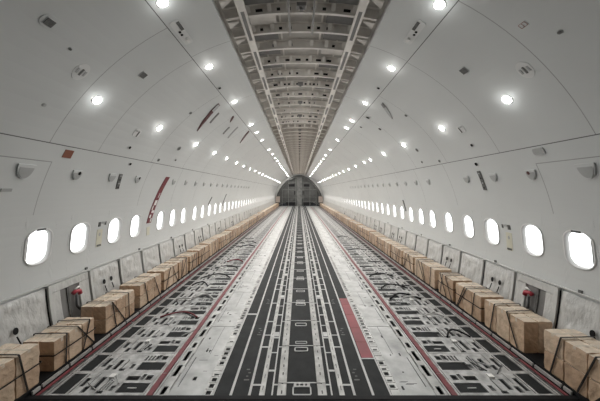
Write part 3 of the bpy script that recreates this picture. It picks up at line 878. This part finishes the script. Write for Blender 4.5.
# two beams under the ribs, stringers between ribs and skin, cable ducts
for sg in (-1, 1):
    rc = MB(); p0, p1 = .205, .237
    yb = sub(1.6, Y1-.4, 110)
    for i, (a, b) in enumerate(zip(yb, yb[1:])):
        d = 0
        pm_ = (p0+p1)/2
        for u, v, m in ((p0, p0+.009, 0), (p0+.009, p1-.009, 1 if i % 3 else 0), (p1-.009, p1, 0)):
            rc.face([top(sg*u,a,2.872), top(sg*v,a,2.872), top(sg*v,b,2.872), top(sg*u,b,2.872)], m)
        rc.face([top(sg*p0,a,2.872), top(sg*p0,b,2.872), top(sg*p0,b,2.902), top(sg*p0,a,2.902)], 0)
        rc.face([top(sg*p1,a,2.872), top(sg*p1,b,2.872), top(sg*p1,b,2.902), top(sg*p1,a,2.902)], 0)
    tag(obj('ceiling_beam', rc, [M['rib'], M['rib_dark']]), 'long pale beam under the crown ribs on the ' + SN[sg], 'ceiling beam')
    mb = MB(); mb.tube([top(sg*.047, y, 2.892) for y in (1.6, 2.1, 2.6, 3.06)], 0.011, 6)
    tag(obj('ceiling_cable_duct', mb, M['rib_dark'], smooth=True), 'short dark cable duct near the crown centre on the ' + SN[sg], 'cable duct')
    for q, ph in enumerate((.085, .165)):
        mb = MB()
        mb.face([top(sg*ph-.004,1.6,3.008), top(sg*ph+.004,1.6,3.008), top(sg*ph+.004,Y1-.4,3.008), top(sg*ph-.004,Y1-.4,3.008)])
        mb.face([top(sg*ph,1.6,3.008), top(sg*ph,1.6,3.018), top(sg*ph,Y1-.4,3.018), top(sg*ph,Y1-.4,3.008)])
        tag(obj('ceiling_stringer', mb, M['rib']), 'slim stringer along the crown skin on the %s, %s one' % (SN[sg], ('inner', 'outer')[q]), 'stringer')
for k, y in enumerate((2.55, 4.43, 5.35, 6.3, 7.8)):
    mb = MB(); mb.box(-.05, .05, y, y+.07, ZC+2.86, ZC+2.903); mb.box(-.02, .02, y+.02, y+.05, ZC+2.835, ZC+2.86)
    tag(obj('ceiling_connector_box', mb, M['rib_dark'], bevel=.004), 'small dark connector box on the crown centre line, %s from the camera' % nth(k+1), 'connector box', 'connector boxes on the crown centre line')

# ------------------------------------------------------------------ things on the lining
def put(px, py): return on_wall(px, py, R-.002)
# dark square grilles
for px, py, sz, lab in ((49, 22, .058, 'dark square grille high on the left lining, the one nearest the camera'),
                        (143, 75, .072, 'dark square grille above the second lower left ceiling light'),
                        (464, 70.5, .072, 'dark square grille on the right lining between two lights')):
    s, a, y = put(px, py)
    t = thing('wall_vent', lab, 'vent')
    obj('bezel', plate(s, a, y, sz*1.12, sz*1.12, .006), M['lining'], t)
    obj('grille', plate(s, a, y, sz, sz, .003, r=R-.0075), M['sq'], t)
    if px < 60: obj('surround', plate(s, a, y, (.115), .115, .003, shape='oval'), M['lining'], t).location = (0, 0, 0)
# three-slit ovals
for px, py in ((81, 72), (525, 70)):
    s, a, y = put(px, py)
    t = thing('slotted_outlet', 'pale oval outlet with three slits on the %s lining' % SN[s], 'outlet')
    obj('plate', plate(s, a, y, .13, .19, .0015, shape='oval'), M['frame'], t)
    for q in range(3): obj('slit', plate(s, a, y, .018, .075 - .02*abs(q-1), .002, r=R-.0035, du=(q-1)*.036), M['recess'] if q != 1 else M['sq'], t)
# connector recesses by the upper lights
for px, py in ((182, 33), (414, 33)):
    s, a, y = put(px, py)
    t = thing('connector_recess', 'white connector bracket with two dark holes in the upper %s light row' % SN[s], 'bracket')
    obj('plate', plate(s, a, y, .36, .10, .005, shape='rounded'), M['frame'], t)
    obj('painted_shadow', plate(s, a, y, .12, .035, .002, r=R-.0065, du=-.10, dv=.028), M['sq'], t)  # dark plate paints in the shadow of the recess
    for q in range(2): obj('dark_hole', plate(s, a, y, .028, .028, .003, shape='oval', r=R-.0065, du=-.03+.045*q, dv=-.012), M['dark'], t)
    obj('lug', plate(s, a, y, .05, .03, .02, r=R-.0065, du=.11, dv=.01), M['white'], t)
# pads and small labels
s, a, y = put(68, 154); tag(obj('brown_label', plate(s, a, y, .10, .095, .004), M['brown']), 'reddish brown square label under the left lining seam', 'label')
s, a, y = put(539, 151); tag(obj('wall_vent', plate(s, a, y, .12, .075, .012, shape='rounded'), M['recess']), 'grey rounded pad under the right lining seam', 'pad')
s, a, y = put(523, 25)
t = thing('warning_label', 'small pale label with thin red outline on the right lining', 'label')
obj('sheet', plate(s, a, y, .065, .05, .001), M['frame'], t)
for du, dv, w, h in ((0,.020,.055,.0035), (0,-.020,.055,.0035), (.026,0,.0035,.042), (-.026,0,.0035,.042), (0,0,.0035,.042)):
    obj('red_line', plate(s, a, y, w, h, .001, r=R-.0025, du=du, dv=dv), M['brown'], t)
# air outlets above the windows
k = {-1: 0, 1: 0}
for s in (-1, 1):
    av = on_wall(70, 174.5)[1]
    y = 2.36 if s < 0 else 2.29
    while y < 13:
        k[s] += 1
        t = thing('air_outlet', 'grey cup-shaped air outlet above the windows on the %s, %s from the camera' % (SN[s], nth(k[s])), 'air outlet', 'air outlets above the windows on the ' + SN[s], (0, y, 0))
        big = 1.25 if k[s] == 1 else 1.0
        obj('hood', plate(s, av, 0, .125*big, .12*big, .014, shape='cup', r=R), M['lining'], t)
        obj('mouth', plate(s, av-.004, 0, .10*big, .09*big, .002, shape='cup', r=R-.0165), M['recess'], t)
        if (s > 0 and k[s] == 2) or (s < 0 and k[s] in (2, 4)):
            obj('dark_hole', plate(s, av+.01, 0.015, .035, .045, .002, shape='oval', r=R-.0205), M['copper'] if s > 0 else M['dark'], t)
        y += .55 if k[s] != 4 else 1.16
# dark ladder brackets by the windows
for px0, py0, px1, py1, lab in ((121, 174, 117, 189, 'dark perforated bracket strip above the third left window'),
                                (478.5, 171, 485.5, 190, 'dark perforated bracket strip above the third right window'),
                                (212, 197, 208, 205, 'small dark strip between far windows on the left'),
                                (226.5, 194, 222, 206, 'long dark strip between far windows on the left'),
                                (403, 200, 406, 211, 'short dark strip between far windows on the right')):
    s, a0, y0 = put(px0, py0); _, a1, y1 = put(px1, py1)
    h = abs(a0-a1)*R; ym = (y0+y1)/2
    t = thing('bracket_strip', lab, 'bracket')
    obj('strip', plate(s, (a0+a1)/2, ym, .06, h, .008, lean=(y0-y1)/((a0-a1)*R)), M['sq'], t)
    if px0 in (121, 478.5):
        for q in range(4): obj('dark_hole', plate(s, (a0+a1)/2, ym, .022, .022, .001, lean=(y0-y1)/((a0-a1)*R), r=R-.0105, dv=-h/2+h*(q+.5)/4), M['recess'] if q % 2 else M['dark'], t)
# long red ladder strip on the left wall
s, a0, y0 = put(168, 177); _, a1, y1 = put(148.5, 223)
h = abs(a0-a1)*R; ln = (y0-y1)/((a0-a1)*R); ym = (y0+y1)/2
t = thing('red_marker_strip', 'tall red strip with white cut-outs between the left windows', 'marker strip')
obj('strip', plate(s, (a0+a1)/2, ym, .135, h, .006, lean=ln), M['red'], t)
for dv, du, w, hh in ((-.06, .005, .075, .10), (-.14, -.03, .03, .08), (-.20, .015, .08, .05), (-.27, -.02, .045, .06), (.06, .015, .02, .09), (.18, 0, .03, .05), (-.33, .03, .03, .07)):
    obj('white_patch', plate(s, (a0+a1)/2, ym, w, hh, .001, lean=ln, r=R-.0085, dv=dv*h/.75, du=du), M['white'] if dv < .1 else M['brown'], t)
# placards beside the windows
for px, py, w, h, lab, full in ((99, 238, .095, .25, 'cream placard between the second and third left windows', True),
                          (509.5, 241.5, .095, .25, 'cream placard between the second and third right windows', True),
                          (148, 231, .09, .16, 'small cream placard under the red strip on the left wall', False)):
    s, a, y = put(px, py)
    t = thing('placard', lab, 'placard')
    obj('plate', plate(s, a, y, w, h, .003), M['cream'], t)
    if full:
        obj('dark_print', plate(s, a, y, w*.8, .028, .001, r=R-.005, dv=-h*.42), M['sq'], t)
        obj('round_mark', plate(s, a, y, .03, .05, .001, shape='oval', r=R-.005, dv=h*.22), M['recess'], t)
        u = thing('wall_bracket', 'dark hinge bracket above the cream placard on the %s' % SN[s], 'bracket')
        obj('plate', plate(s, a, y, .04, .065, .006, dv=.20, du=-.02), M['sq'], u)
        obj('arm', plate(s, a, y, .075, .03, .006, dv=.22, du=.055), M['recess'], u)
        obj('tip', plate(s, a, y, .02, .05, .008, dv=.205, du=.085), M['sq'], u)
# red and grey streaks near the upper left lights
def streak(name, lab, p0, p1, w, m, shape='blade', cat='strap', extra=None):
    s, a0, y0 = put(*p0); _, a1, y1 = put(*p1)
    h = abs(a0-a1)*R; ln = (y0-y1)/((a0-a1)*R)
    ln = max(-3, min(3, ln))
    t = thing(name, lab, cat)
    obj('strip', plate(s, (a0+a1)/2, (y0+y1)/2, w, h, .008, lean=ln, shape=shape), m, t)
    if extra: obj('end_fitting', plate(s, (a0+a1)/2, (y0+y1)/2, w*.8, h*.25, .004, lean=ln, r=R-.0105, dv=h*.36), extra, t)
streak('hanging_strap', 'long dark red strap lying on the upper left lining', (219, 104), (197, 131), .11, M['copper'], extra=M['recess'])
streak('hanging_strap', 'grey bar beside the long dark red strap', (219, 113), (210, 123), .05, M['rib_dark'], 'rect')
streak('hanging_strap', 'short dark red strap between two upper left lights', (233.5, 116), (230, 122), .09, M['copper'])
streak('hanging_strap', 'thin dark bar under the short red strap', (229.5, 127), (223, 134), .06, M['rib_dark'], 'rect')
streak('hanging_strap', 'long grey bar beyond the short red strap', (238, 127), (228, 138), .07, M['recess'], 'rect')
streak('hanging_strap', 'dark strap beside the fourth upper left light', (249, 131), (240, 143), .11, M['copper'])
streak('hanging_strap', 'pale grey sheath on the upper right lining', (382, 103), (392.5, 119), .11, M['recess'], extra=M['rib_dark'])
for px, py, m, sz, lab in ((190.5, 113, 'sq', .05, 'small dark knob above the second lower left light'),
                      (219.5, 88, 'dark', .06, 'small black socket in the upper left light row'),
                      (378.5, 88, 'dark', .06, 'small black socket in the upper right light row'),
                      (368, 117.5, 'dark', .09, 'round black socket beside the third upper right light'),
                      (380, 129, 'dark', .08, 'round black socket under the grey sheath'),
                      (406, 115.5, 'sq', .05, 'small grey knob right of the grey sheath'),
                      (361, 127, 'dark', .07, 'tiny black socket below the third upper right light'),
                      (129.5, 147.5, 'dark', .05, 'small black dot above the seam on the left'),
                      (130, 164, 'dark', .05, 'small black latch below the seam on the left'),
                      (179, 148.5, 'sq', .08, 'dark slot plate above the seam on the left'),
                      (158.5, 160, 'sq', .05, 'small grey stud near the seam on the left'),
                      (175.5, 160, 'sq', .04, 'tiny grey stud near the seam on the left'),
                      (417, 150, 'sq', .07, 'dark slot plate above the seam on the right'),
                      (472, 145, 'dark', .05, 'black dot above the seam on the right'),
                      (476.5, 164, 'dark', .06, 'small black latch below the seam on the right'),
                      (439.5, 161, 'sq', .05, 'small grey stud near the seam on the right'),
                      (422, 162, 'sq', .05, 'tiny grey stud near the seam further down the right'),
                      (560, 32, 'sq', .03, 'small grey rivet high on the right lining'),
                      (70, 49, 'sq', .022, 'small grey rivet high on the left lining'),
                      (44, 105, 'recess', .03, 'faint grey dimple left of the nearest lower light')):
    s, a, y = put(px, py)
    t = thing('wall_socket', lab, 'socket')
    obj('rim', plate(s, a, y, sz*1.25, sz*1.25, .004, shape='oval', n=12), M['frame'] if m == 'dark' else M['recess'], t)
    obj('hole', plate(s, a, y, sz*.9, sz*.9, .003, shape='oval', n=12, r=R-.006), M[m], t)
# small fittings beside the second lower lights
for px, py in ((137, 133), (461, 129)):
    s, a, y = put(px, py)
    t = thing('wall_bracket', 'pale bracket with dark slot by the second lower %s light' % SN[s], 'bracket')
    obj('plate', plate(s, a, y, .13, .12, .004, shape='rounded'), M['frame'], t)
    obj('slit', plate(s, a, y, .02, .09, .002, r=R-.006, du=.02, dv=-.01), M['sq'], t)
    obj('slit', plate(s, a, y, .05, .02, .002, r=R-.006, du=-.03, dv=.03), M['recess'], t)
for px, py in ((6, 190), ):
    s, a, y = put(px, py)
    tag(obj('wall_handle_plate', plate(s, a, y, .085, .03, .008), M['recess']), 'small grey plate beside the nearest left air outlet', 'plate')

# ------------------------------------------------------------------ far bulkhead
yB = Y1 - 0.02
mb = MB(); n = 28
ring_pts = [cyl(1, A_FLOOR + (pi/2-A_FLOOR)*k/n, Y1, 3.03) for k in range(n+1)]
full = ring_pts + [(-x, y, z) for x, y, z in ring_pts[::-1][1:]]
for p, q in zip(full, full[1:]): mb.face([p, q, (0, Y1, 1.0)])
wf = obj('wall_far', mb, M['lining']); struct(wf)
prof = [(2.84, 0.0), (2.84, .5), (2.76, 1.0), (2.62, 1.45), (2.35, 2.0), (2.0, 2.5), (1.55, 3.0), (1.1, 3.36), (.6, 3.6), (.25, 3.69), (0, 3.71)]
fullp = prof + [(-x, z) for x, z in prof[::-1][1:]]
mb = MB()
for (x0, z0), (x1, z1) in zip(fullp, fullp[1:]):
    mb.face([(x0, yB-.02, z0), (x1, yB-.02, z1), (0, yB-.02, 1.0)])
obj('bulkhead_plate', mb, M['bulk'], wf)
mb = MB()
for (x0, z0), (x1, z1) in zip(fullp, fullp[1:]):
    k = .93
    mb.face([(x0,yB-.25,z0), (x1,yB-.25,z1), (x1*k,yB-.25,z1*k), (x0*k,yB-.25,z0*k)])
    mb.face([(x0*k,yB-.25,z0*k), (x1*k,yB-.25,z1*k), (x1*k,yB-.03,z1*k), (x0*k,yB-.03,z0*k)])
obj('arch_rim', mb, M['bulk'], wf)
def wbox(name, x0, x1, z0, z1, d, m, bev=0.0):
    mb = MB(); mb.box(x0, x1, yB-.03-d, yB-.03, z0, z1); return obj(name, mb, M[m], wf, bevel=bev)
wbox('bulkhead_column', -.33, .33, 0, 3.5, .12, 'bulk_light')
for sg in (-1, 1):
    o = lambda a, b: (a, b) if sg > 0 else (-b, -a)
    for x0, x1, z0, z1 in ((.5, 1.2, .55, 1.0), (.5, 1.2, 1.1, 1.9), (1.3, 1.95, .55, 1.9), (.5, 1.0, 2.0, 2.25)):
        a, b = o(x0, x1); wbox('locker_door', a, b, z0, z1, .05, 'bulk', .01)
    a, b = o(.55, 1.3); wbox('dark_slot', a, b, 2.33, 2.62, .02, 'dark')
    a, b = o(.36, .6); wbox('dark_slot', a, b, 1.35, 1.8, .06, 'dark')
    a, b = o(.36, 1.6); wbox('dark_slot', a, b, .1, .42, .02, 'dark')
    for x in (.42, 1.25, 2.0):
        a, b = o(x, x+.06); wbox('stiffener', a, b, 0, sqrt(max(0.1, 3.55**2 - (x*1.25)**2))-.2, .09, 'bulk_light')
    for z in (.48, 1.05, 1.95, 2.75):
        a, b = o(.36, 2.0 if z < 2.6 else 1.4); wbox('stiffener', a, b, z, z+.05, .08, 'bulk_light')
    a, b = o(2.32, 2.8); wbox('side_panel', a, b, .45, 1.15, .28, 'bulk_beige')

# ------------------------------------------------------------------ camera, world, view
cam = bpy.data.cameras.new('camera'); co = bpy.data.objects.new('camera', cam); COL.objects.link(co)
co.location = (CX, 0, CH); co.rotation_euler = (pi/2, 0, 0)
cam.sensor_width = 36; cam.lens = 36*F/600
cam.shift_x = (300 - VX)/600; cam.shift_y = -(200.5 - VY)/600
cam.clip_start = 0.05; cam.clip_end = 100
scene.camera = co
w = bpy.data.worlds.new('world'); scene.world = w; w.use_nodes = True
w.node_tree.nodes['Background'].inputs['Color'].default_value = (0.9, 0.95, 1.0, 1)
w.node_tree.nodes['Background'].inputs['Strength'].default_value = 0.03
scene.view_settings.view_transform = 'Standard'
scene.view_settings.look = 'None'
scene.view_settings.exposure = 0.0
scene.cycles.max_bounces = 8; scene.cycles.diffuse_bounces = 6
scene.cycles.use_denoising = True
scene.cycles.sample_clamp_indirect = 6.0
